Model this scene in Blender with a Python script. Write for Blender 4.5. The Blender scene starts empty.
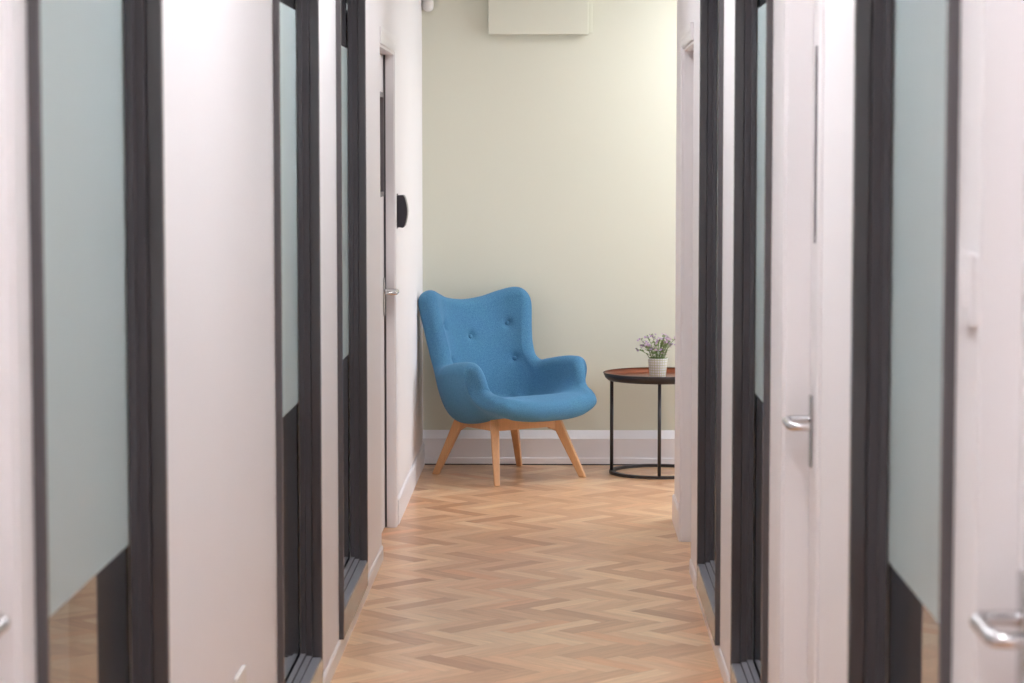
import bpy, bmesh, math, random
import numpy as np
from mathutils import Vector, Matrix
random.seed(7)
R = math.radians
col = bpy.context.scene.collection

# ---------------------------------------------------------------- materials
def new_mat(name):
    m = bpy.data.materials.new(name); m.use_nodes = True
    nt = m.node_tree
    return m, nt, nt.nodes['Principled BSDF']

def lin(c):
    return tuple(((v/255)/12.92 if v/255 <= .04045 else ((v/255+.055)/1.055)**2.4) for v in c) + (1,)

def plain(name, rgb, rough=.5, metal=0, coat=0, var=.04, scale=8, bump=0, bscale=200, spec=.5, stretch=(1,1,1)):
    m, nt, b = new_mat(name)
    tc = nt.nodes.new('ShaderNodeTexCoord'); mp = nt.nodes.new('ShaderNodeMapping')
    mp.inputs['Scale'].default_value = stretch
    nt.links.new(tc.outputs['Object'], mp.inputs['Vector'])
    n = nt.nodes.new('ShaderNodeTexNoise'); n.inputs['Scale'].default_value = scale; n.inputs['Detail'].default_value = 4
    nt.links.new(mp.outputs[0], n.inputs['Vector'])
    mx = nt.nodes.new('ShaderNodeMix'); mx.data_type = 'RGBA'
    c = lin(rgb)
    mx.inputs['A'].default_value = tuple(v*(1-var) for v in c[:3])+(1,)
    mx.inputs['B'].default_value = tuple(min(1, v*(1+var)) for v in c[:3])+(1,)
    nt.links.new(n.outputs['Fac'], mx.inputs['Factor'])
    nt.links.new(mx.outputs['Result'], b.inputs['Base Color'])
    b.inputs['Roughness'].default_value = rough; b.inputs['Metallic'].default_value = metal
    b.inputs['Coat Weight'].default_value = coat; b.inputs['Coat Roughness'].default_value = .08; b.inputs['Specular IOR Level'].default_value = spec
    if bump:
        n2 = nt.nodes.new('ShaderNodeTexNoise'); n2.inputs['Scale'].default_value = bscale
        nt.links.new(tc.outputs['Object'], n2.inputs['Vector'])
        bp = nt.nodes.new('ShaderNodeBump'); bp.inputs['Strength'].default_value = bump; bp.inputs['Distance'].default_value = .001
        nt.links.new(n2.outputs['Fac'], bp.inputs['Height']); nt.links.new(bp.outputs[0], b.inputs['Normal'])
    return m

M = {}
M['wall'] = plain('white_wall_paint', (236,231,231), .55, var=.015, scale=3, bump=.25, bscale=60)
M['sage'] = plain('sage_wall_paint', (215,214,197), .6, var=.02, scale=2, bump=.25, bscale=60)
M['trim'] = plain('white_gloss_trim', (236,231,231), .35, var=.01)
M['trunk'] = plain('white_skirting_plastic', (238,234,236), .4, var=.01)
M['charcoal'] = plain('charcoal_painted_metal', (76,71,74), .3, var=.01, scale=2, coat=.8)
M['bead'] = plain('charcoal_glazing_bead', (82,78,82), .6, var=.005, scale=2, spec=.3)
M['sillgrey'] = plain('grey_stepped_sill', (140,138,144), .35, var=.05, scale=20)  # paler than the charcoal frame: overhead light put into the colour
M['chrome'] = plain('satin_steel', (205,203,204), .22, metal=1, var=.02)
M['gapdark'] = plain('dark_door_seal', (70,66,68), .6)
M['greyseal'] = plain('grey_glazing_gasket', (112,105,108), .5)
M['black'] = plain('black_steel', (38,34,36), .42, var=.08, scale=40)
M['devblack'] = plain('black_device_plastic', (46,42,50), .3, var=.03)
M['tray'] = plain('brown_lacquered_tray', (136,72,44), .28, metal=.5, var=.1, scale=15, coat=.3)
M['sensor'] = plain('off_white_sensor_plastic', (226,220,214), .35, var=.01)
M['beech'] = plain('beech_wood', (216,164,116), .4, var=.14, scale=16, stretch=(7,7,.8), coat=.15)
M['carpet'] = plain('dark_office_carpet', (70,72,72), .95, var=.2, scale=60)
M['office'] = plain('office_wall_paint', (225,226,222), .6, var=.02)
M['ceil'] = plain('white_ceiling_paint', (236,234,230), .8, var=.01)
M['leafm'] = plain('sprig_green', (136,156,98), .6, var=.25, scale=60)
M['stemm'] = plain('stem_green', (104,120,72), .6, var=.2, scale=60)
M['flower'] = plain('lilac_petals', (172,140,176), .6, var=.3, scale=90)
M['flower2'] = plain('pale_lilac_petals', (200,172,190), .6, var=.2, scale=90)
M['soil'] = plain('potting_soil', (70,54,40), .95, var=.4, scale=120)

def fabric():
    m, nt, b = new_mat('blue_woven_wool')
    L = nt.links.new; N = nt.nodes.new
    tc = N('ShaderNodeTexCoord')
    w1 = N('ShaderNodeTexNoise'); w1.inputs['Scale'].default_value = 330; w1.inputs['Detail'].default_value = 3
    w2 = N('ShaderNodeTexNoise'); w2.inputs['Scale'].default_value = 9; w2.inputs['Detail'].default_value = 3
    L(tc.outputs['Object'], w1.inputs['Vector']); L(tc.outputs['Object'], w2.inputs['Vector'])
    r = N('ShaderNodeValToRGB')
    r.color_ramp.elements[0].position = .3; r.color_ramp.elements[0].color = lin((58,107,142))
    r.color_ramp.elements[1].position = .72; r.color_ramp.elements[1].color = lin((94,146,180))
    L(w1.outputs['Fac'], r.inputs[0])
    mx = N('ShaderNodeMix'); mx.data_type = 'RGBA'; mx.blend_type = 'MULTIPLY'; mx.inputs['Factor'].default_value = .12
    L(r.outputs[0], mx.inputs['A']); L(w2.outputs['Color'], mx.inputs['B'])
    L(mx.outputs['Result'], b.inputs['Base Color'])
    b.inputs['Roughness'].default_value = .9; b.inputs['Specular IOR Level'].default_value = .2
    b.inputs['Sheen Weight'].default_value = .35; b.inputs['Sheen Tint'].default_value = lin((150,190,225))
    bp = N('ShaderNodeBump'); bp.inputs['Strength'].default_value = .35; bp.inputs['Distance'].default_value = .0015
    L(w1.outputs['Fac'], bp.inputs['Height']); L(bp.outputs[0], b.inputs['Normal'])
    return m
M['fabric'] = fabric()

def herringbone():
    m, nt, b = new_mat('oak_herringbone_parquet')
    L = nt.links.new; N = nt.nodes.new
    def mth(op, a, c=None, d=None):
        n = N('ShaderNodeMath'); n.operation = op
        for i, v in enumerate((a, c, d)):
            if v is None: continue
            if isinstance(v, (int, float)): n.inputs[i].default_value = v
            else: L(v, n.inputs[i])
        return n.outputs[0]
    W = .071; n_ = 4
    tc = N('ShaderNodeTexCoord'); sp = N('ShaderNodeSeparateXYZ'); L(tc.outputs['Object'], sp.inputs[0])
    x, y = sp.outputs[0], sp.outputs[1]
    s = 1/(math.sqrt(2)*W)
    u = mth('MULTIPLY', mth('ADD', x, y), s); v = mth('MULTIPLY', mth('SUBTRACT', x, y), s)
    i = mth('FLOOR', u); j = mth('FLOOR', v)
    k = mth('FLOORED_MODULO', mth('ADD', mth('SUBTRACT', i, j), .01), 2*n_)
    k = mth('FLOOR', k)
    isV = mth('GREATER_THAN', k, n_-.5); isH = mth('SUBTRACT', 1, isV)
    i0 = mth('SUBTRACT', i, k)                         # start of a plank lying along u
    j0 = mth('SUBTRACT', j, mth('SUBTRACT', 2*n_-1, k))  # start of a plank lying along v
    def sel(h, w): return mth('ADD', mth('MULTIPLY', h, isH), mth('MULTIPLY', w, isV))
    ida = sel(i0, i); idb = sel(j, j0)
    along = sel(mth('SUBTRACT', u, i0), mth('SUBTRACT', v, j0))
    across = sel(mth('FRACT', v), mth('FRACT', u))
    cid = N('ShaderNodeCombineXYZ'); L(ida, cid.inputs[0]); L(idb, cid.inputs[1]); L(isV, cid.inputs[2])
    wn = N('ShaderNodeTexWhiteNoise'); wn.noise_dimensions = '3D'; L(cid.outputs[0], wn.inputs['Vector'])
    ramp = N('ShaderNodeValToRGB'); cr = ramp.color_ramp
    cols = [(0,(190,136,98)),(.06,(206,152,112)),(.3,(220,170,128)),(.6,(229,182,140)),(.9,(238,198,156)),(1,(226,164,118))]
    cr.elements[0].position = 0; cr.elements[0].color = lin(cols[0][1])
    cr.elements[1].position = 1; cr.elements[1].color = lin(cols[-1][1])
    for p, c in cols[1:-1]:
        e = cr.elements.new(p); e.color = lin(c)
    L(wn.outputs['Value'], ramp.inputs[0])
    gv = N('ShaderNodeCombineXYZ')
    L(mth('MULTIPLY', along, .35), gv.inputs[0]); L(mth('MULTIPLY', across, 3.5), gv.inputs[1]); L(mth('MULTIPLY', wn.outputs['Value'], 97), gv.inputs[2])
    gn = N('ShaderNodeTexNoise'); gn.inputs['Scale'].default_value = 1.6; gn.inputs['Detail'].default_value = 6; L(gv.outputs[0], gn.inputs['Vector'])
    gr = N('ShaderNodeMapRange'); gr.inputs['From Min'].default_value = .3; gr.inputs['From Max'].default_value = .7
    gr.inputs['To Min'].default_value = .86; gr.inputs['To Max'].default_value = 1.1; L(gn.outputs['Fac'], gr.inputs[0])
    gap = mth('LESS_THAN', mth('MINIMUM', mth('MINIMUM', across, mth('SUBTRACT', 1, across)), mth('MINIMUM', along, mth('SUBTRACT', n_, along))), .012)
    shade = mth('MULTIPLY', gr.outputs[0], mth('SUBTRACT', 1, mth('MULTIPLY', gap, .3)))
    vm = N('ShaderNodeVectorMath'); vm.operation = 'SCALE'; L(ramp.outputs[0], vm.inputs[0]); L(shade, vm.inputs['Scale'])
    L(vm.outputs[0], b.inputs['Base Color'])
    b.inputs['Roughness'].default_value = .36
    b.inputs['Coat Weight'].default_value = .25; b.inputs['Coat Roughness'].default_value = .22
    bp = N('ShaderNodeBump'); bp.inputs['Strength'].default_value = .15; bp.inputs['Distance'].default_value = .0006
    L(gn.outputs['Fac'], bp.inputs['Height']); L(bp.outputs[0], b.inputs['Normal'])
    return m
M['floor'] = herringbone()

def glass():
    m, nt, b = new_mat('clear_glass')
    b.inputs['Base Color'].default_value = (.93,.97,.95,1); b.inputs['Roughness'].default_value = .0
    b.inputs['Transmission Weight'].default_value = 1; b.inputs['IOR'].default_value = 1.5
    n = nt.nodes.new('ShaderNodeTexNoise'); n.inputs['Scale'].default_value = .8
    mr = nt.nodes.new('ShaderNodeMapRange'); mr.inputs['To Max'].default_value = .01
    nt.links.new(n.outputs['Fac'], mr.inputs[0]); nt.links.new(mr.outputs[0], b.inputs['Roughness'])
    return m
M['glass'] = glass()

def film(name, rgb):
    m, nt, b = new_mat(name)
    L = nt.links.new; N = nt.nodes.new
    out = nt.nodes['Material Output']
    t = N('ShaderNodeBsdfTranslucent'); mx = N('ShaderNodeMixShader')
    n = N('ShaderNodeTexNoise'); n.inputs['Scale'].default_value = 400
    c = N('ShaderNodeMix'); c.data_type = 'RGBA'
    l = lin(rgb); c.inputs['A'].default_value = l; c.inputs['B'].default_value = tuple(v*.95 for v in l[:3])+(1,)
    L(n.outputs['Fac'], c.inputs['Factor'])
    L(c.outputs['Result'], b.inputs['Base Color']); L(c.outputs['Result'], t.inputs[0])
    b.inputs['Roughness'].default_value = .28
    mx.inputs[0].default_value = .3
    L(b.outputs[0], mx.inputs[1]); L(t.outputs[0], mx.inputs[2]); L(mx.outputs[0], out.inputs[0])
    return m
M['film'] = film('frosted_film', (222,235,235))

def emis(name, rgb, s):
    m, nt, b = new_mat(name)
    b.inputs['Base Color'].default_value = (.8,.8,.8,1)
    b.inputs['Emission Color'].default_value = lin(rgb); b.inputs['Emission Strength'].default_value = s
    return m

def pot_mat():
    m, nt, b = new_mat('white_pot_with_green_grid')
    L = nt.links.new; N = nt.nodes.new
    tc = N('ShaderNodeTexCoord'); sp = N('ShaderNodeSeparateXYZ'); L(tc.outputs['Object'], sp.inputs[0])
    def mth(op, a, c=None):
        n = N('ShaderNodeMath'); n.operation = op
        for i, v in enumerate((a, c)):
            if v is None: continue
            if isinstance(v, (int, float)): n.inputs[i].default_value = v
            else: L(v, n.inputs[i])
        return n.outputs[0]
    ang = mth('ARCTAN2', sp.outputs[1], sp.outputs[0])
    a = mth('FRACT', mth('MULTIPLY', ang, 22/(2*math.pi))); z = mth('FRACT', mth('MULTIPLY', sp.outputs[2], 78))
    line = mth('MAXIMUM', mth('LESS_THAN', a, .24), mth('LESS_THAN', z, .24))
    mx = N('ShaderNodeMix'); mx.data_type = 'RGBA'
    mx.inputs['A'].default_value = lin((246,246,246)); mx.inputs['B'].default_value = lin((214,214,172))
    L(line, mx.inputs['Factor']); L(mx.outputs['Result'], b.inputs['Base Color'])
    b.inputs['Roughness'].default_value = .3
    return m
M['pot'] = pot_mat()

# ---------------------------------------------------------------- helpers
def obj(name, bm, mat, parent=None, world=True, smooth=False, bevel=0):
    """link a bmesh as ONE mesh object; coordinates given in the world are moved under the parent"""
    if parent is not None and world:
        off = Vector((0,0,0)); p = parent
        while p is not None: off += p.location; p = p.parent
        bmesh.ops.translate(bm, verts=bm.verts, vec=-off)
    me = bpy.data.meshes.new(name); bm.normal_update(); bm.to_mesh(me); bm.free()
    if smooth:
        for p in me.polygons: p.use_smooth = True
    o = bpy.data.objects.new(name, me); col.objects.link(o)
    me.materials.append(mat)
    if parent is not None: o.parent = parent
    if bevel:
        bv = o.modifiers.new('bevel', 'BEVEL'); bv.width = bevel; bv.segments = 2; bv.limit_method = 'ANGLE'
    return o

def structure(o, label=None, cat=None):
    o['kind'] = 'structure'
    if label: o['label'] = label
    if cat: o['category'] = cat
    return o

def thing(name, label, cat, loc, rz=0, group=None):
    o = bpy.data.objects.new(name, None); col.objects.link(o)
    o.location = loc; o.rotation_euler = (0,0,rz); o.empty_display_size = .1
    o['label'] = label; o['category'] = cat
    if group: o['group'] = group
    return o

def box(bm, x0, x1, y0, y1, z0, z1):
    x0, x1 = sorted((x0,x1)); y0, y1 = sorted((y0,y1)); z0, z1 = sorted((z0,z1))
    vs = [bm.verts.new(p) for p in ((x0,y0,z0),(x1,y0,z0),(x1,y1,z0),(x0,y1,z0),(x0,y0,z1),(x1,y0,z1),(x1,y1,z1),(x0,y1,z1))]
    for f in ((0,3,2,1),(4,5,6,7),(0,1,5,4),(1,2,6,5),(2,3,7,6),(3,0,4,7)):
        bm.faces.new([vs[i] for i in f])

def bx(*a):
    bm = bmesh.new(); box(bm, *a); return bm

def ring(bm, x0, x1, y0, y1, z0, z1, w, bottom=None):
    """rectangular frame in the y-z plane, border w wide, between depths x0 and x1"""
    b = w if bottom is None else bottom
    box(bm, x0, x1, y0, y0+w, z0, z1); box(bm, x0, x1, y1-w, y1, z0, z1)
    box(bm, x0, x1, y0+w, y1-w, z1-w, z1)
    if b: box(bm, x0, x1, y0+w, y1-w, z0, z0+b)

def extrude_poly(bm, pts, vec):
    """closed prism from a 3D polygon"""
    vec = Vector(vec)
    a = [bm.verts.new(p) for p in pts]; b = [bm.verts.new(Vector(p)+vec) for p in pts]
    bm.faces.new(a); bm.faces.new(b[::-1])
    n = len(pts)
    for i in range(n): bm.faces.new([a[(i+1)%n], a[i], b[i], b[(i+1)%n]])
    bmesh.ops.recalc_face_normals(bm, faces=bm.faces)

def lathe(bm, prof, c, seg=48):
    rows = []
    for r, z in prof:
        if r < 1e-6: rows.append([bm.verts.new((c[0],c[1],c[2]+z))])
        else: rows.append([bm.verts.new((c[0]+r*math.cos(2*math.pi*i/seg), c[1]+r*math.sin(2*math.pi*i/seg), c[2]+z)) for i in range(seg)])
    for a, b in zip(rows, rows[1:]):
        for i in range(seg):
            j = (i+1) % seg
            if len(a) == 1 and len(b) == 1: continue
            if len(a) == 1: bm.faces.new((a[0], b[j], b[i]))
            elif len(b) == 1: bm.faces.new((a[i], a[j], b[0]))
            else: bm.faces.new((a[i], a[j], b[j], b[i]))
    bmesh.ops.recalc_face_normals(bm, faces=bm.faces)

def tube(bm, pts, rad, seg=10, caps=True):
    pts = [Vector(p) for p in pts]
    rads = rad if isinstance(rad, (list, tuple)) else [rad]*len(pts)
    up = Vector((.13,.21,.97)).normalized(); rings = []
    for i, p in enumerate(pts):
        t = (pts[min(i+1,len(pts)-1)] - pts[max(i-1,0)]).normalized()
        a = t.cross(up)
        if a.length < .05: a = t.cross(Vector((1,0,0)))
        a.normalize(); b = t.cross(a)
        rings.append([bm.verts.new(p + (a*math.cos(2*math.pi*k/seg)+b*math.sin(2*math.pi*k/seg))*rads[i]) for k in range(seg)])
    for r0, r1 in zip(rings, rings[1:]):
        for k in range(seg): bm.faces.new((r0[k], r0[(k+1)%seg], r1[(k+1)%seg], r1[k]))
    if caps: bm.faces.new(rings[0][::-1]); bm.faces.new(rings[-1])

def smooth_path(pts, n=6):
    pts = [Vector(p) for p in pts]; out = []
    P = [pts[0]] + pts + [pts[-1]]
    for i in range(1, len(P)-2):
        for k in range(n):
            t = k/n; a, b, c, d = P[i-1], P[i], P[i+1], P[i+2]
            out.append(.5*((2*b)+(c-a)*t+(2*a-5*b+4*c-d)*t*t+(3*b-a-3*c+d)*t**3))
    out.append(pts[-1]); return out

# ---------------------------------------------------------------- dimensions
LW, RW = -.686, .504          # plaster planes of the corridor walls
WT = .15                      # wall thickness
CH = 2.62                     # ceiling height
YB = 12.40                    # end wall
YF = -1.6                     # wall behind the viewer
ANX = 2.9                     # far side of the lobby to the right
YL0, YLdoor0, YLdoor1 = YF, 9.45, 10.27
LWIN = [(3.17,4.17),(5.915,6.90),(7.59,8.57)]
RWIN = [(3.10,4.08),(5.80,6.84),(7.52,8.52)]
LDOOR = [(2.22,3.065),(9.45,10.27)]
RDOOR = [(2.10,2.945),(4.743,5.44),(9.18,9.91)]
YRE = 10.50                   # outside corner at the end of the right wall
WZ0, WZ1 = .055, 2.38         # glazed panel heights
DZ = 2.0                      # door opening height
OFFX = 3.2                    # depth of the offices

# ---------------------------------------------------------------- shell
bm = bmesh.new(); box(bm, LW-.3, ANX+.2, YF-.1, YB+.1, -.1, 0)
structure(obj('floor', bm, M['floor']))
bm = bmesh.new(); box(bm, LW-WT-OFFX, ANX+1.0, YF-.1, YB+.1, CH, CH+.1)
structure(obj('ceiling', bm, M['ceil']))

def wall_with_openings(xa, xb, y0, y1, wins, doors):
    bm = bmesh.new()
    ops = sorted([(a,b,'w') for a,b in wins]+[(a,b,'d') for a,b in doors]); y = y0
    for a, b, k in ops:
        if a > y: box(bm, xa, xb, y, a, 0, CH)
        top = WZ1 if k == 'w' else DZ
        box(bm, xa, xb, a, b, top, CH)
        if k == 'w': box(bm, xa, xb, a, b, 0, WZ0)
        y = b
    if y1 > y: box(bm, xa, xb, y, y1, 0, CH)
    return bm
structure(obj('wall_left', wall_with_openings(LW-WT, LW, YF, YB, LWIN, LDOOR), M['wall']))
structure(obj('wall_right', wall_with_openings(RW, RW+WT, YF, YRE, RWIN, RDOOR), M['wall']))
structure(obj('wall_back', bx(LW-WT, ANX+.1, YB, YB+.1, 0, CH), M['sage']))
structure(obj('wall_front', bx(LW-WT, RW+WT, YF-.1, YF, 0, CH), M['wall']))
# the lobby to the right of the corridor's end
structure(obj('wall_lobby_near', bx(RW+WT, ANX+.1, YRE-.12, YRE, 0, CH), M['wall']))
bm = bmesh.new()
wy0, wy1, wz0, wz1 = 10.75, 12.15, .85, 2.3
box(bm, ANX, ANX+.2, YRE, wy0, 0, CH); box(bm, ANX, ANX+.2, wy1, YB, 0, CH)
box(bm, ANX, ANX+.2, wy0, wy1, 0, wz0); box(bm, ANX, ANX+.2, wy0, wy1, wz1, CH)
structure(obj('wall_lobby_side', bm, M['wall']))
w = structure(thing('window_7', 'daylight window in the side lobby', 'window', (ANX+.1, (wy0+wy1)/2, wz0)))
bm = bmesh.new(); ring(bm, ANX+.06, ANX+.12, wy0, wy1, wz0, wz1, .06); box(bm, ANX+.07, ANX+.11, (wy0+wy1)/2-.025, (wy0+wy1)/2+.025, wz0+.06, wz1-.06)
obj('window_frame', bm, M['trim'], w, bevel=.003)

# offices behind the glazed panels
for side, xa, xb, y1 in (('left', LW-WT-OFFX, LW-WT, 9.3), ('right', RW+WT, RW+WT+OFFX, 9.1)):
    structure(obj('floor_office_'+side, bx(xa + (0 if side=='left' else .0), xb, YF, y1, -.02, .003), M['carpet']))
    bm = bmesh.new()
    out = xa if side == 'left' else xb
    box(bm, out-.05, out+.05, YF, y1, 0, CH); box(bm, xa+.05 if side=='left' else xa, xb if side=='left' else xb-.05, y1, y1+.08, 0, CH); box(bm, xa+.05 if side=='left' else xa, xb if side=='left' else xb-.05, YF-.08, YF, 0, CH)
    structure(obj('wall_office_'+side, bm, M['office']))

# ---------------------------------------------------------------- skirting
def skirt_x(name, plane, sgn, segs, h, t, mat=None):
    """skirting along y on a wall plane, sgn = direction into the corridor"""
    bm = bmesh.new()
    for a, b in segs:
        pts = [(plane, a, 0), (plane+sgn*t, a, 0), (plane+sgn*t, a, h-.008), (plane+sgn*t*.45, a, h), (plane, a, h)]
        extrude_poly(bm, pts, (0, b-a, 0))
    return structure(obj(name, bm, mat or M['trim']))
skirt_x('baseboard_left', LW, 1, [(3.12, 9.45)], .056, .007)
skirt_x('baseboard_right', RW, -1, [(2.99,4.68),(5.51,9.18)], .052, .006)
skirt_x('baseboard_left_end', LW, 1, [(10.345, YB-.042)], .11, .010, M['trunk'])
skirt_x('baseboard_right_end', RW, -1, [(9.985, YRE)], .113, .010)
bm = bmesh.new()
pts = [(LW, YB, 0), (LW, YB-.042, 0), (LW, YB-.042, .034), (LW, YB-.036, .038), (LW, YB-.036, .134), (LW, YB-.030, .138), (LW, YB-.004, .174), (LW, YB, .174)]
extrude_poly(bm, pts, (ANX-LW, 0, 0))
structure(obj('baseboard_back', bm, M['trunk']))
structure(obj('trim_1', bx(LW, ANX, YB-.0435, YB-.042, 0, .006), M['gapdark']))

# ---------------------------------------------------------------- glazed panels
def glazed(n, plane, sgn, y0, y1, label, fz, ft):
    """sgn = +1 when the wall body lies towards +x (right wall)"""
    w = structure(thing('window_%d' % n, label, 'window', (plane, (y0+y1)/2, WZ0)))
    P = lambda d: plane + sgn*d
    bm = bmesh.new()
    ring(bm, P(-.016), P(.012), y0, y1, WZ0, WZ1, .014, .088)
    obj('window_frame', bm, M['charcoal'], w, bevel=.003)
    bm = bmesh.new()
    ring(bm, P(.012), P(.028), y0, y1, WZ0, WZ1, .032, .096)
    ring(bm, P(.028), P(.042), y0, y1, WZ0, WZ1, .048, .106)
    ring(bm, P(.055), P(.154), y0, y1, WZ0, WZ1, .048, .106)
    obj('glazing_bead', bm, M['bead'], w)
    bm = bmesh.new()
    box(bm, P(-.012), P(.0115), y0+.0145, y1-.0145, WZ0+.0885, WZ0+.0905)
    box(bm, P(.0125), P(.0275), y0+.0325, y1-.0325, WZ0+.0965, WZ0+.0985)
    box(bm, P(.0285), P(.0415), y0+.0485, y1-.0485, WZ0+.1065, WZ0+.1085)
    obj('window_sill', bm, M['sillgrey'], w)  # thin paler caps on the sill steps, painting in light from above
    g = obj('window_pane', bx(P(.0455), P(.0515), y0+.040, y1-.040, WZ0+.10, WZ1-.04), M['glass'], w)
    obj('frosted_film', bx(P(.0442), P(.0452), y0+.0485, y1-.0485, fz, ft), M['film'], g)
    return w
for n, (a, b) in enumerate(LWIN):
    glazed(n+1, LW, -1, a, b, ['nearest', 'middle', 'farthest'][n]+' charcoal-framed glazed panel with frosted band, left wall', [.915,.88,.88][n], [1.975,1.975,1.94][n])
for n, (a, b) in enumerate(RWIN):
    glazed(n+4, RW, 1, a, b, ['nearest', 'middle', 'farthest'][n]+' charcoal-framed glazed panel with frosted band, right wall', [.905,.915,.885][n], 1.975)

# ---------------------------------------------------------------- doors
def door(n, plane, sgn, y0, y1, rec, label, vis=None, hy=None, hz=1.005, arch=.012, near_arch=True, arch_w=.065, ld=1):
    P = lambda d: plane + sgn*d
    D = structure(thing('door_%d' % n, label, 'door', (plane, (y0+y1)/2, 0)))
    g = .004
    # leaf with a hole for the vision panel
    bm = bmesh.new(); ya, yb = y0+.012, y1-.012-g
    if vis:
        v0, v1, za, zb = vis
        box(bm, P(rec), P(rec+.042), ya, v0, .006, DZ-.018); box(bm, P(rec), P(rec+.042), v1, yb, .006, DZ-.018)
        box(bm, P(rec), P(rec+.042), v0, v1, .006, za); box(bm, P(rec), P(rec+.042), v0, v1, zb, DZ-.018)
    else: box(bm, P(rec), P(rec+.042), ya, yb, .006, DZ-.018)
    obj('door_leaf', bm, M['trim'], D)
    if vis:
        obj('vision_pane', bx(P(rec+.012), P(rec+.018), v0, v1, za, zb), M['glass'], D)
        bm = bmesh.new(); ring(bm, P(rec-.004), P(rec+.012), v0, v1, za, zb, .02); obj('vision_frame', bm, M['greyseal'], D)
    # frame lining: jambs, head and stop bead
    bm = bmesh.new()
    box(bm, P(0), P(WT), y1-.012, y1+.0, 0, DZ); box(bm, P(0), P(WT), y0, y0+.012, 0, DZ)
    box(bm, P(0), P(WT), y0+.012, y1-.012, DZ-.012, DZ)
    obj('door_frame', bm, M['trim'], D, bevel=.002)
    obj('door_seal', bx(P(rec+.008), P(rec+.04), y1-.0165, y1-.0122, .006, DZ-.014), M['gapdark'], D)  # dark strip filling the gap between leaf and jamb
    if n == 2: obj('draught_strip', bx(P(rec-.009), P(rec-.001), y1-.016, y1-.012, .004, DZ-.012), M['gapdark'], D)  # dark strip on the jamb drawing the dark line beside the leaf
    # handle: long plate and a return-to-door lever pointing at the hinge side
    if hy is None: hy = y1-.062
    if hy is not False:
        bm = bmesh.new(); box(bm, P(rec-.007), P(rec), hy-.020, hy+.020, hz-.105, hz+.055)
        h = obj('handle_plate', bm, M['chrome'], D, bevel=.003)
        bm = bmesh.new()
        tip = rec-.058
        path = smooth_path([(P(rec-.006), hy, hz), (P(rec-.030), hy, hz), (P(tip+.008), hy-ld*.002, hz), (P(tip), hy-ld*.014, hz-.001), (P(tip), hy-ld*.05, hz-.002),
                            (P(tip), hy-ld*.105, hz-.002), (P(tip+.010), hy-ld*.122, hz-.002), (P(rec-.018), hy-ld*.125, hz-.002)], 5)
        tube(bm, path, .0095, 14)
        obj('lever', bm, M['chrome'], h, smooth=True)
    # architrave on the corridor face
    if arch:
        bm = bmesh.new(); w = arch_w
        def arc(ya, yb, inner_first):
            s = (ya, yb) if inner_first else (yb, ya)
            d = 1 if inner_first else -1
            pts = [(P(0), s[0], 0), (P(-arch*.55), s[0], 0), (P(-arch*.8), s[0]+d*.006, 0), (P(-arch*.8), s[0]+d*.03, 0), (P(-arch), s[0]+d*.038, 0), (P(-arch), s[1]-d*.006, 0), (P(-arch*.6), s[1], 0), (P(0), s[1], 0)]
            extrude_poly(bm, pts, (0, 0, DZ+w if inner_first else DZ+w))
        arc(y1+.002, y1+w, True)
        if near_arch: arc(y0-w, y0-.002, False)
        a0 = y0-w if near_arch else y0
        pts = [(P(0), a0, DZ+.001), (P(-arch*.55), a0, DZ+.001), (P(-arch*.8), a0, DZ+.008), (P(-arch*.8), a0, DZ+.03), (P(-arch-.0008), a0, DZ+.038), (P(-arch-.0008), a0, DZ+w), (P(0), a0, DZ+w)]
        extrude_poly(bm, pts, (0, y1+w-a0, 0))
        obj('architrave', bm, M['trim'], D)
    return D
door(1, LW, -1, 2.22, 3.065, .054, 'white door cut by the left edge, nearest on the left wall', hy=2.975, arch=.006, arch_w=.05)
door(2, LW, -1, 9.45, 10.27, .044, 'white door beyond the left glazed panels', vis=(9.99,10.235,1.40,1.83), hy=10.22, arch=.006, near_arch=False)
door(3, RW, 1, 2.10, 2.945, .050, 'white door cut by the right edge, nearest on the right wall', vis=(2.60,2.86,1.09,1.83), hy=2.88, hz=1.03, arch=.0)
door(4, RW, 1, 4.743, 5.44, .056, 'white door between the right glazed panels', vis=(5.10,5.345,1.385,1.81), hy=5.375, hz=.995, arch=.008)
door(5, RW, 1, 9.18, 9.91, .050, 'white door near the end of the right wall', hy=False, arch=.012, near_arch=False)

# ---------------------------------------------------------------- armchair
ALPHA = R(38)
FWD = Vector((math.sin(ALPHA), -math.cos(ALPHA)))
chair = thing('armchair', 'blue woollen wingback armchair with buttoned back on splayed beech legs', 'armchair', (-.262, 11.925, 0), ALPHA)
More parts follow.
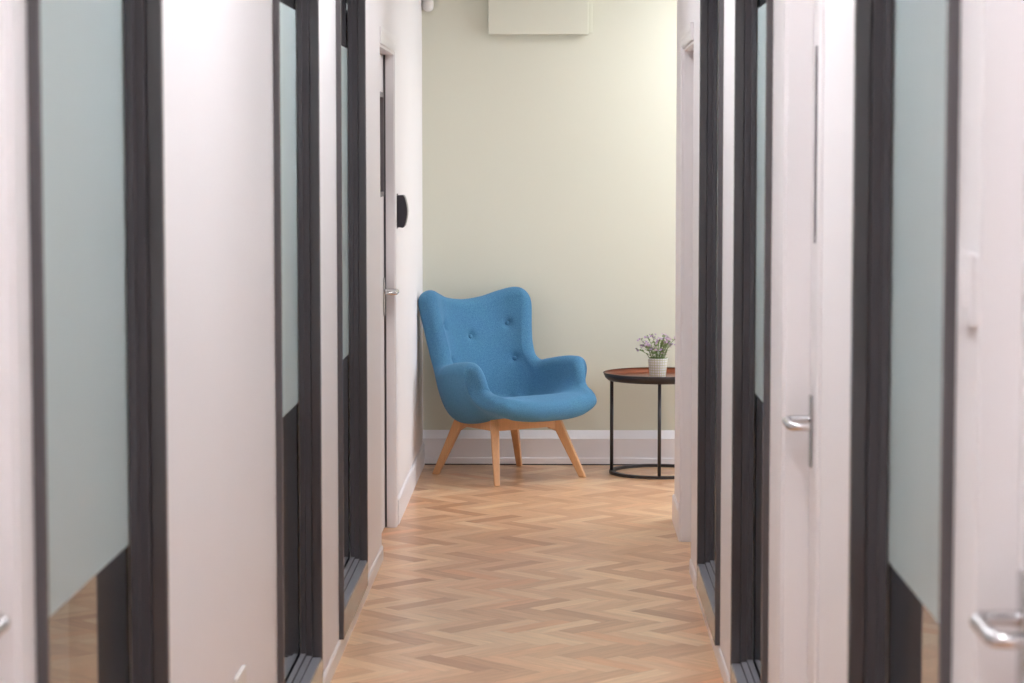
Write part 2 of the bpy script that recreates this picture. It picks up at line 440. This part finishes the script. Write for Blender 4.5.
# local axes: +x viewer's right across the chair, -y forward, +z up
rows = [  # each row: (s, f, z) for columns centre -> edge
 [(0,.408,.336),(.12,.405,.341),(.205,.393,.360),(.262,.378,.386),(.302,.350,.408)],
 [(0,.345,.356),(.12,.342,.359),(.21,.33,.371),(.278,.318,.394),(.318,.292,.420)],
 [(0,.26,.366),(.12,.258,.367),(.215,.25,.374),(.286,.238,.408),(.328,.228,.460)],
 [(0,.17,.358),(.12,.17,.358),(.222,.175,.366),(.296,.182,.445),(.334,.196,.570)],
 [(0,.09,.338),(.12,.09,.338),(.225,.10,.348),(.294,.118,.440),(.330,.136,.586)],
 [(0,0,.322),(.12,.0,.322),(.222,.01,.332),(.286,.030,.428),(.318,.05,.578)],
 [(0,-.09,.318),(.12,-.085,.320),(.218,-.07,.332),(.278,-.045,.425),(.306,-.03,.564)],
 [(0,-.170,.356),(.12,-.160,.360),(.208,-.135,.378),(.266,-.10,.450),(.292,-.088,.556)],
 [(0,-.222,.46),(.12,-.212,.465),(.202,-.182,.480),(.254,-.148,.525),(.278,-.128,.592)],
 [(0,-.265,.57),(.12,-.255,.575),(.202,-.224,.590),(.256,-.186,.615),(.284,-.153,.650)],
 [(0,-.302,.68),(.12,-.292,.685),(.205,-.258,.700),(.266,-.212,.715),(.301,-.175,.735)],
 [(0,-.335,.780),(.12,-.325,.790),(.208,-.290,.812),(.276,-.240,.825),(.321,-.200,.822)],
 [(0,-.356,.852),(.11,-.348,.864),(.195,-.315,.892),(.262,-.268,.910),(.318,-.225,.896)],
]
def crspline(P, t):
    n = len(P); i = min(int(t), n-2); u = t-i
    g = lambda k: P[k] if 0 <= k < n else (2*P[0]-P[1] if k < 0 else 2*P[-1]-P[-2])
    a, b, c, d = g(i-1), g(i), g(i+1), g(i+2)
    return .5*((2*b)+(c-a)*u+(2*a-5*b+4*c-d)*u*u+(3*b-a-3*c+d)*u**3)
def spaced(n, amp=.75):
    t = np.linspace(0, 1, n); return (1-amp)*t + amp*(.5-.5*np.cos(math.pi*t))
G = []
for r in rows:
    full = [(-s, f, z) for s, f, z in r[:0:-1]] + list(r)
    G.append([np.array((s, -f, z)) for s, f, z in full])
NU, NV = 150, 210
us, vs = spaced(NU)*(len(G[0])-1), spaced(NV)*(len(G)-1)
S = np.zeros((NV, NU, 3))
tmp = [[crspline(r, u) for u in us] for r in G]
for a in range(NU):
    colp = [tmp[k][a] for k in range(len(G))]
    for b_, v in enumerate(vs): S[b_, a] = crspline(colp, v)
# arc-length distance to the four borders
du = np.linalg.norm(np.diff(S, axis=1), axis=2); dv = np.linalg.norm(np.diff(S, axis=0), axis=2)
cu = np.concatenate([np.zeros((NV,1)), np.cumsum(du,axis=1)],1); cv = np.concatenate([np.zeros((1,NU)), np.cumsum(dv,axis=0)],0)
eu = np.minimum(cu, cu[:,-1:]-cu); ev = np.minimum(cv, cv[-1:]-cv)
RB = .052
qa = np.clip(1-eu/RB, 0, 1); qb = np.clip(1-ev/RB, 0, 1)
q0 = (qa**2.4+qb**2.4)**(1/2.4)
gu = np.gradient(S, axis=1); gv = np.gradient(S, axis=0)
tu = gu/(np.linalg.norm(gu,axis=2,keepdims=True)+1e-9); tv = gv/(np.linalg.norm(gv,axis=2,keepdims=True)+1e-9)
over = np.maximum(q0, 1.0)
su = np.where(np.arange(NU)[None,:] < NU/2, 1, -1); sv = np.where(np.arange(NV)[:,None] < NV/2, 1, -1)
Nn = np.cross(gu, gv)
S = S + tu*((RB*(1-qa/over)-np.minimum(eu,RB))*su)[...,None] + tv*((RB*(1-qb/over)-np.minimum(ev,RB))*sv)[...,None]
q = np.clip(q0, 0, 1)
vv = (vs/(len(G)-1))[:,None]
uu = np.abs(np.linspace(-1,1,NU))[None,:]; uu = np.abs(us/(len(G[0])-1)*2-1)[None,:]
T = .050*np.ones((NV,NU))*(1-.5*np.clip((uu-.45)/.55,0,1)*np.clip(1-vv/.22,0,1))
T *= np.sqrt(np.clip(1-q**2, 0, 1))
Nn /= np.linalg.norm(Nn, axis=2, keepdims=True)+1e-9
# normal should point to the sitter: up on the seat
if Nn[NV//5, NU//2, 2] < 0: Nn = -Nn
# fuller lip and back cushion towards the sitter
front = S + Nn*T[...,None]
back = S - Nn*T[...,None]
# button positions on the front face: (s, z) on the back, (s, f) on the seat
btn = []
def nearest(s, z=None, f=None):
    best = None
    m = np.abs(front[...,0]-s)
    m = m + (np.abs(front[...,2]-z) + (front[...,2]<.45)*9 if z is not None else np.abs(-front[...,1]-f) + (front[...,2]>.47)*9)
    m = m + (q > 0)*1.0
    return np.unravel_index(np.argmin(m), m.shape)
spots = [nearest(-.195, z=.735), nearest(-.01, z=.675), nearest(.185, z=.735), nearest(-.185, z=.56), nearest(.185, z=.56),
         nearest(.13, f=-.10), nearest(-.13, f=-.10)]
for (a, b_) in spots:
    c = front[a, b_].copy(); nn = Nn[a, b_].copy()
    d = np.linalg.norm(front-c, axis=2)
    front -= Nn*(.016*np.exp(-(d/.020)**2)+.004*np.exp(-(d/.05)**2))[...,None]
    btn.append((c - nn*.0165, nn))
# soft creases where the arm folds meet the seat
for sx in (-1, 1):
    c0 = np.array((sx*.29, .10, .60)); d = np.linalg.norm((front-c0)*np.array((.5,1,2.0)), axis=2)
    front -= Nn*(.008*np.exp(-(d/.03)**2))[...,None]
bm = bmesh.new()
F = [[bm.verts.new(front[a,b_]) for b_ in range(NU)] for a in range(NV)]
K = [[F[a][b_] if (a in (0,NV-1) or b_ in (0,NU-1)) else bm.verts.new(back[a,b_]) for b_ in range(NU)] for a in range(NV)]
for a in range(NV-1):
    for b_ in range(NU-1):
        bm.faces.new((F[a][b_], F[a][b_+1], F[a+1][b_+1], F[a+1][b_]))
        bm.faces.new((K[a][b_], K[a+1][b_], K[a+1][b_+1], K[a][b_+1]))
bmesh.ops.remove_doubles(bm, verts=bm.verts, dist=.0004)
bmesh.ops.recalc_face_normals(bm, faces=bm.faces)
shell = obj('upholstered_shell', bm, M['fabric'], chair, world=False, smooth=True)
for c, nn in btn:
    bm = bmesh.new()
    lathe(bm, [(0,-.004),(.009,-.004),(.0115,0),(.0105,.004),(.006,.0065),(0,.0075)], (0,0,0), 20)
    rot = Vector((0,0,1)).rotation_difference(Vector(nn)).to_matrix().to_4x4()
    bmesh.ops.transform(bm, matrix=Matrix.Translation(Vector(c)) @ rot, verts=bm.verts)
    obj('button', bm, M['fabric'], shell, world=False, smooth=True)
def leg(top, foot, wt, wb):
    bm = bmesh.new(); top = Vector(top); foot = Vector(foot)
    outd = (foot-top); outd.z = 0; outd.normalize()
    side = Vector((-outd.y, outd.x, 0)); rings = []
    for t in (0, .22, .5, .8, 1):
        c = top.lerp(foot, t); w = (wt*(1-t)+wb*t)/2
        rings.append([bm.verts.new(c + outd*w*sx + side*w*sy*.8) for sx, sy in ((-1,-1),(1,-1),(1,1),(-1,1))])
    for r0, r1 in zip(rings, rings[1:]):
        for k in range(4): bm.faces.new((r0[k], r0[(k+1)%4], r1[(k+1)%4], r1[k]))
    bm.faces.new(rings[0]); bm.faces.new(rings[-1][::-1])
    bmesh.ops.recalc_face_normals(bm, faces=bm.faces)
    return bm
LT = {(-1,1):((-.168,-.145,.310),(-.242,-.266,0)), (1,1):((.190,-.145,.310),(.284,-.262,0)),
      (-1,-1):((-.150,.135,.310),(-.226,.262,0)), (1,-1):((.150,.135,.310),(.292,.262,0))}
for k, (t, f) in LT.items():
    obj('leg', leg(t, f, .054, .034), M['beech'], chair, world=False, bevel=.005)
def rail(p, q_, zt, h, th, ea, eb):
    """apron between two legs with deeper curved brackets at both ends"""
    p = Vector(p); q_ = Vector(q_); d = (q_-p); Ln = d.length; d.normalize(); side = Vector((-d.y, d.x, 0))*th
    pts = [p + Vector((0,0,zt)), q_ + Vector((0,0,zt))]
    br = [(0,1.38),(.03,1.34),(.06,1.24),(.09,1.18),(.12,1.16),(.13,1.06),(.17,1.0)]
    prof = ([(1-t, k) for t, k in br] if eb else [(1,1.0)]) + (br[::-1] if ea else [(0,1.0)])
    for t, k in prof: pts.append(p + d*Ln*t + Vector((0,0,zt-h*k)))
    bm = bmesh.new(); extrude_poly(bm, [x - side/2 for x in pts], side); return bm
ft = {k: Vector(t).lerp(Vector(f), .12) for k, (t, f) in LT.items()}
def flat(v): return (v.x, v.y, 0)
for a, b_ in (((-1,1),(1,1)), ((-1,-1),(1,-1)), ((-1,-1),(-1,1)), ((1,-1),(1,1))):
    obj('apron_rail', rail(flat(ft[a]), flat(ft[b_]), .310, .062, .022, a != (-1,1), b_ != (-1,1)), M['beech'], chair, world=False, bevel=.003)

# ---------------------------------------------------------------- side table
tx, ty = .503, 12.065
table = thing('side_table', 'round tray-top side table with black steel legs and base ring', 'table', (tx, ty, 0))
bm = bmesh.new()
lathe(bm, [(0,.474),(.245,.474),(.262,.482),(.272,.500),(.2765,.500),(.2660,.476),(.252,.466),(.10,.466),(0,.466)], (tx,ty,0), 96)
obj('tray', bm, M['tray'], table, smooth=True)
bm = bmesh.new()
lathe(bm, [(.2775,.5015),(.2700,.5015),(.2772,.4995),(.2668,.4755),(.2525,.4655),(.2400,.4655),(.2400,.4635),(.2545,.4635),(.2680,.4740),(.2800,.4995),(.2775,.5015)], (tx,ty,0), 96)
obj('tray_rim', bm, M['black'], table, smooth=True)
bm = bmesh.new(); lathe(bm, [(.223,0),(.248,0),(.248,.014),(.223,.014),(.223,0)], (tx,ty,0), 96)
obj('base_ring', bm, M['black'], table)
for k in range(4):
    a = R(177.6) + k*math.pi/2
    cx, cy = tx+.236*math.cos(a), ty+.236*math.sin(a)
    bm = bmesh.new(); lathe(bm, [(0,.012),(.0085,.012),(.0085,.464),(0,.464)], (cx,cy,0), 16)
    obj('leg', bm, M['black'], table, smooth=True)

# ---------------------------------------------------------------- potted flowers
px, py, pz = .492, 12.03, .4745
plant = thing('potted_plant', 'small white grid-patterned pot of lilac flowers on the tray table', 'plant', (px, py, pz))
bm = bmesh.new(); lathe(bm, [(0,0),(.037,0),(.039,.002),(.0485,.096),(.0495,.0985),(.047,.0985),(.0445,.088),(.036,.006),(0,.006)], (px,py,pz), 40)
obj('pot', bm, M['pot'], plant, smooth=True)
bm = bmesh.new(); lathe(bm, [(0,.080),(.0438,.080),(.0438,.084),(.02,.087),(0,.088)], (px,py,pz), 24)
obj('soil', bm, M['soil'], plant, smooth=True)
rnd = random.Random(5)
for k in range(26):
    a = k*2.399; rr = .032*math.sqrt((k+.5)/26)
    b0 = Vector((px+rr*math.cos(a), py+rr*math.sin(a), pz+.083))
    spread = .022+.078*math.sqrt((k+.5)/26)*rnd.uniform(.75,1.1); hgt = rnd.uniform(.070,.128)*(1-.18*(k/26))
    if math.cos(a) > .2: hgt *= 1.12
    top = Vector((px+spread*math.cos(a), py+spread*.9*math.sin(a), pz+.083+hgt))
    mid = b0.lerp(top, .5) + Vector((0,0,.012)) - Vector((math.cos(a), math.sin(a), 0))*.006
    pth = smooth_path([b0, mid, top], 4)
    bm = bmesh.new(); tube(bm, pth, [.0013]*len(pth), 5)
    st = obj('stem', bm, M['stemm'], plant)
    bm = bmesh.new()
    for q_ in range(12):
        p = pth[min(len(pth)-1, 1+q_*len(pth)//13)]
        ang = rnd.uniform(0, 6.28); Lf = rnd.uniform(.012,.022); wf = Lf*.3
        d = Vector((math.cos(ang), math.sin(ang), rnd.uniform(.2,.9))).normalized(); s_ = d.cross(Vector((0,0,1))).normalized(); n_ = d.cross(s_)*.0006
        o_ = [p, p+d*Lf*.45+s_*wf, p+d*Lf, p+d*Lf*.45-s_*wf]
        A = [bm.verts.new(v+n_) for v in o_]; B = [bm.verts.new(v-n_) for v in o_]
        bm.faces.new(A); bm.faces.new(B[::-1])
        for i in range(4): bm.faces.new((A[(i+1)%4], A[i], B[i], B[(i+1)%4]))
    obj('leaves', bm, M['leafm'], st)
    bm = bmesh.new()
    for q_ in range(6):
        c = top + Vector((rnd.gauss(0,.010), rnd.gauss(0,.010), rnd.gauss(0,.007)))
        if q_ == 0: c = top
        n0 = Vector((rnd.gauss(0,.5), rnd.gauss(-.5,.5), 1)).normalized(); a1 = n0.orthogonal().normalized(); a2 = n0.cross(a1)
        for p_ in range(5):
            t1 = p_*2*math.pi/5; r_ = .0058
            e = a1*math.cos(t1)+a2*math.sin(t1); e2 = a1*math.cos(t1+.55)+a2*math.sin(t1+.55); e3 = a1*math.cos(t1-.55)+a2*math.sin(t1-.55)
            base = bm.verts.new(c-n0*.001); v1 = bm.verts.new(c+e2*r_*.8+n0*.001); v2 = bm.verts.new(c+e*r_*1.15+n0*.002); v3 = bm.verts.new(c+e3*r_*.8+n0*.001)
            low = bm.verts.new(c+e*r_*.6-n0*.0012)
            bm.faces.new((base,v3,v2)); bm.faces.new((base,v2,v1)); bm.faces.new((base,low,v3)); bm.faces.new((low,v2,v3)); bm.faces.new((low,v1,v2)); bm.faces.new((base,v1,low))
    obj('blossom', bm, M['flower'] if k % 3 else M['flower2'], st)

# ---------------------------------------------------------------- fittings on the walls
# black reader beside the far left door
rd = thing('access_reader', 'black curved-front wall reader beside the far left door', 'reader', (LW, 10.40, 1.262))
bm = bmesh.new(); z0, z1 = 1.262, 1.405; d0 = .046
prof = [(LW+.004, z0+.004), (LW+.030, z0+.002), (LW+.037, z0+.012)]
for k in range(9):
    t = k/8; prof.append((LW+.037+.011*math.sin(math.pi*t), z0+.012+(z1-z0-.024)*t))
prof += [(LW+.030, z1-.002), (LW+.004, z1-.004)]
pts = [(x, 10.365, z) for x, z in prof]
extrude_poly(bm, pts, (0, .09, 0)); obj('housing', bm, M['devblack'], rd, bevel=.002)
obj('mounting_plate', bx(LW, LW+.004, 10.36, 10.46, z0-.002, z1+.002), M['gapdark'], rd)

# switch beside the nearest right door
sw = thing('light_switch', 'white rocker switch on the right wall beside the nearest glazed panel', 'switch', (RW, 2.99, 1.372))
obj('back_box', bx(RW-.006, RW, 2.949, 3.033, 1.372, 1.458), M['trim'], sw, bevel=.002)
obj('switch_plate', bx(RW-.010, RW-.006, 2.948, 3.034, 1.370, 1.460), M['trim'], sw, bevel=.003)
bm = bmesh.new(); extrude_poly(bm, [(RW-.010,2.976,1.392),(RW-.012,2.976,1.392),(RW-.015,2.976,1.438),(RW-.010,2.976,1.438)], (0,.03,0))
obj('rocker', bm, M['trim'], sw)

# socket low on the left wall
so = thing('power_socket', 'white power socket low on the left wall between two glazed panels', 'socket', (LW, 5.17, .385))
obj('socket_plate', bx(LW, LW+.010, 5.10, 5.246, .385, .471), M['sensor'], so, bevel=.003)
for yy in (5.125, 5.19):
    bm = bmesh.new(); box(bm, LW+.010, LW+.0125, yy, yy+.03, .395, .425); obj('socket_face', bm, M['trim'], so)

# motion sensor high in the left corner of the end wall
ms = thing('motion_sensor', 'white rounded sensor high in the left corner of the sage wall', 'sensor', (LW+.032, YB-.03, 2.285))
def capsule(z0, z1, r, cx, cy, round_bottom, dy=.8):
    bm = bmesh.new(); prof = []
    if round_bottom:
        prof += [(0, z0)] + [(r*math.sin(t), z0+r*.9*(1-math.cos(t))) for t in [math.pi/2*k/8 for k in range(1,9)]]
    else: prof += [(0, z0), (r*.98, z0), (r, z0+.003)]
    prof += [(r, z1-.004), (r*.96, z1), (0, z1)]
    lathe(bm, prof, (cx, cy, 0), 32)
    return bm
cx, cy = LW+.032, YB-.031
obj('lens_cover', capsule(2.285, 2.337, .0285, cx, cy, True), M['sensor'], ms, smooth=True)
obj('housing', capsule(2.339, 2.43, .0290, cx, cy, False), M['sensor'], ms, smooth=False)
obj('mounting_bracket', bx(cx-.016, cx+.016, YB-.008, YB, 2.31, 2.42), M['sensor'], ms)

# painted box panel high on the end wall
pn = thing('wall_box', 'flat sage-painted box panel high on the end wall', 'wall panel', (-.099, YB, 2.172))
obj('cover', bx(-.350, .150, YB-.058, YB-.012, 2.172, 2.50), M['sage'], pn, bevel=.003)
obj('back_plate', bx(-.345, .170, YB-.012, YB, 2.180, 2.49), M['sage'], pn, bevel=.002)

# ---------------------------------------------------------------- lights
def panel(x, y, s, w=.3, l=1.1, rgb=(246,249,255), name='corridor', nm=0):
    t = thing('ceiling_light', 'flat white panel light on the %s ceiling' % name, 'light', (x, y, CH-.03), group='panel lights on the %s ceiling' % name)
    bm = bmesh.new()
    for a in ((x-w/2-.02,x-w/2,y-l/2-.02,y+l/2+.02),(x+w/2,x+w/2+.02,y-l/2-.02,y+l/2+.02),(x-w/2,x+w/2,y-l/2-.02,y-l/2),(x-w/2,x+w/2,y+l/2,y+l/2+.02)):
        box(bm, *a, CH-.03, CH)
    obj('light_frame', bm, M['trim'], t)
    key = 'em%s%s' % (s, rgb)
    if key not in M: M[key] = emis('lit_diffuser', rgb, s)
    obj('diffuser', bx(x-w/2, x+w/2, y-l/2, y+l/2, CH-.022, CH-.012), M[key], t)
CX = (LW+RW)/2
for y in (-.2, 2.2, 4.6, 7.0): panel(CX, y, 19.7)
panel(CX, 9.0, 9)
panel(1.2, 11.7, 18, w=.9, l=.5, name='lobby')
for y in (1.5, 4.5, 7.5):
    panel(-2.3, y, 20, w=.6, l=1.2, name='left office', rgb=(240,250,250)); panel(2.1, y, 20, w=.6, l=1.2, name='right office', rgb=(212,240,255))
# daylight through the lobby window
ld = bpy.data.lights.new('daylight', 'AREA'); ld.shape = 'RECTANGLE'; ld.size = 1.6; ld.size_y = 1.4; ld.energy = 80; ld.color = (.80,.90,1)
lo = bpy.data.objects.new('daylight', ld); col.objects.link(lo); lo.location = (ANX+.55, (wy0+wy1)/2, 1.75); lo.rotation_euler = (0, R(90), 0)

wd = bpy.data.worlds.new('World'); bpy.context.scene.world = wd; wd.use_nodes = True
bg = wd.node_tree.nodes['Background']
sky = wd.node_tree.nodes.new('ShaderNodeTexSky'); sky.sky_type = 'NISHITA'; sky.sun_disc = False; sky.sun_elevation = R(40)
wd.node_tree.links.new(sky.outputs[0], bg.inputs[0]); bg.inputs[1].default_value = .15

# ---------------------------------------------------------------- camera
cd = bpy.data.cameras.new('Camera'); cam = bpy.data.objects.new('Camera', cd); col.objects.link(cam)
FPX = 2450
cd.sensor_width = 36; cd.lens = FPX*36/1024; cd.clip_start = .05
cam.location = (0, 0, 1.58)
cam.rotation_euler = (R(90)-math.atan(188.5/FPX), 0, math.atan(46/FPX))
cd.dof.use_dof = True; cd.dof.focus_distance = 11.9; cd.dof.aperture_fstop = 7.5
sc = bpy.context.scene; sc.camera = cam
sc.view_settings.view_transform = 'Standard'; sc.view_settings.look = 'None'
sc.view_settings.gamma = 1; sc.view_settings.use_curve_mapping = False
sc.view_settings.exposure = 0
sc.cycles.caustics_refractive = False; sc.cycles.caustics_reflective = False; sc.cycles.blur_glossy = 1.0
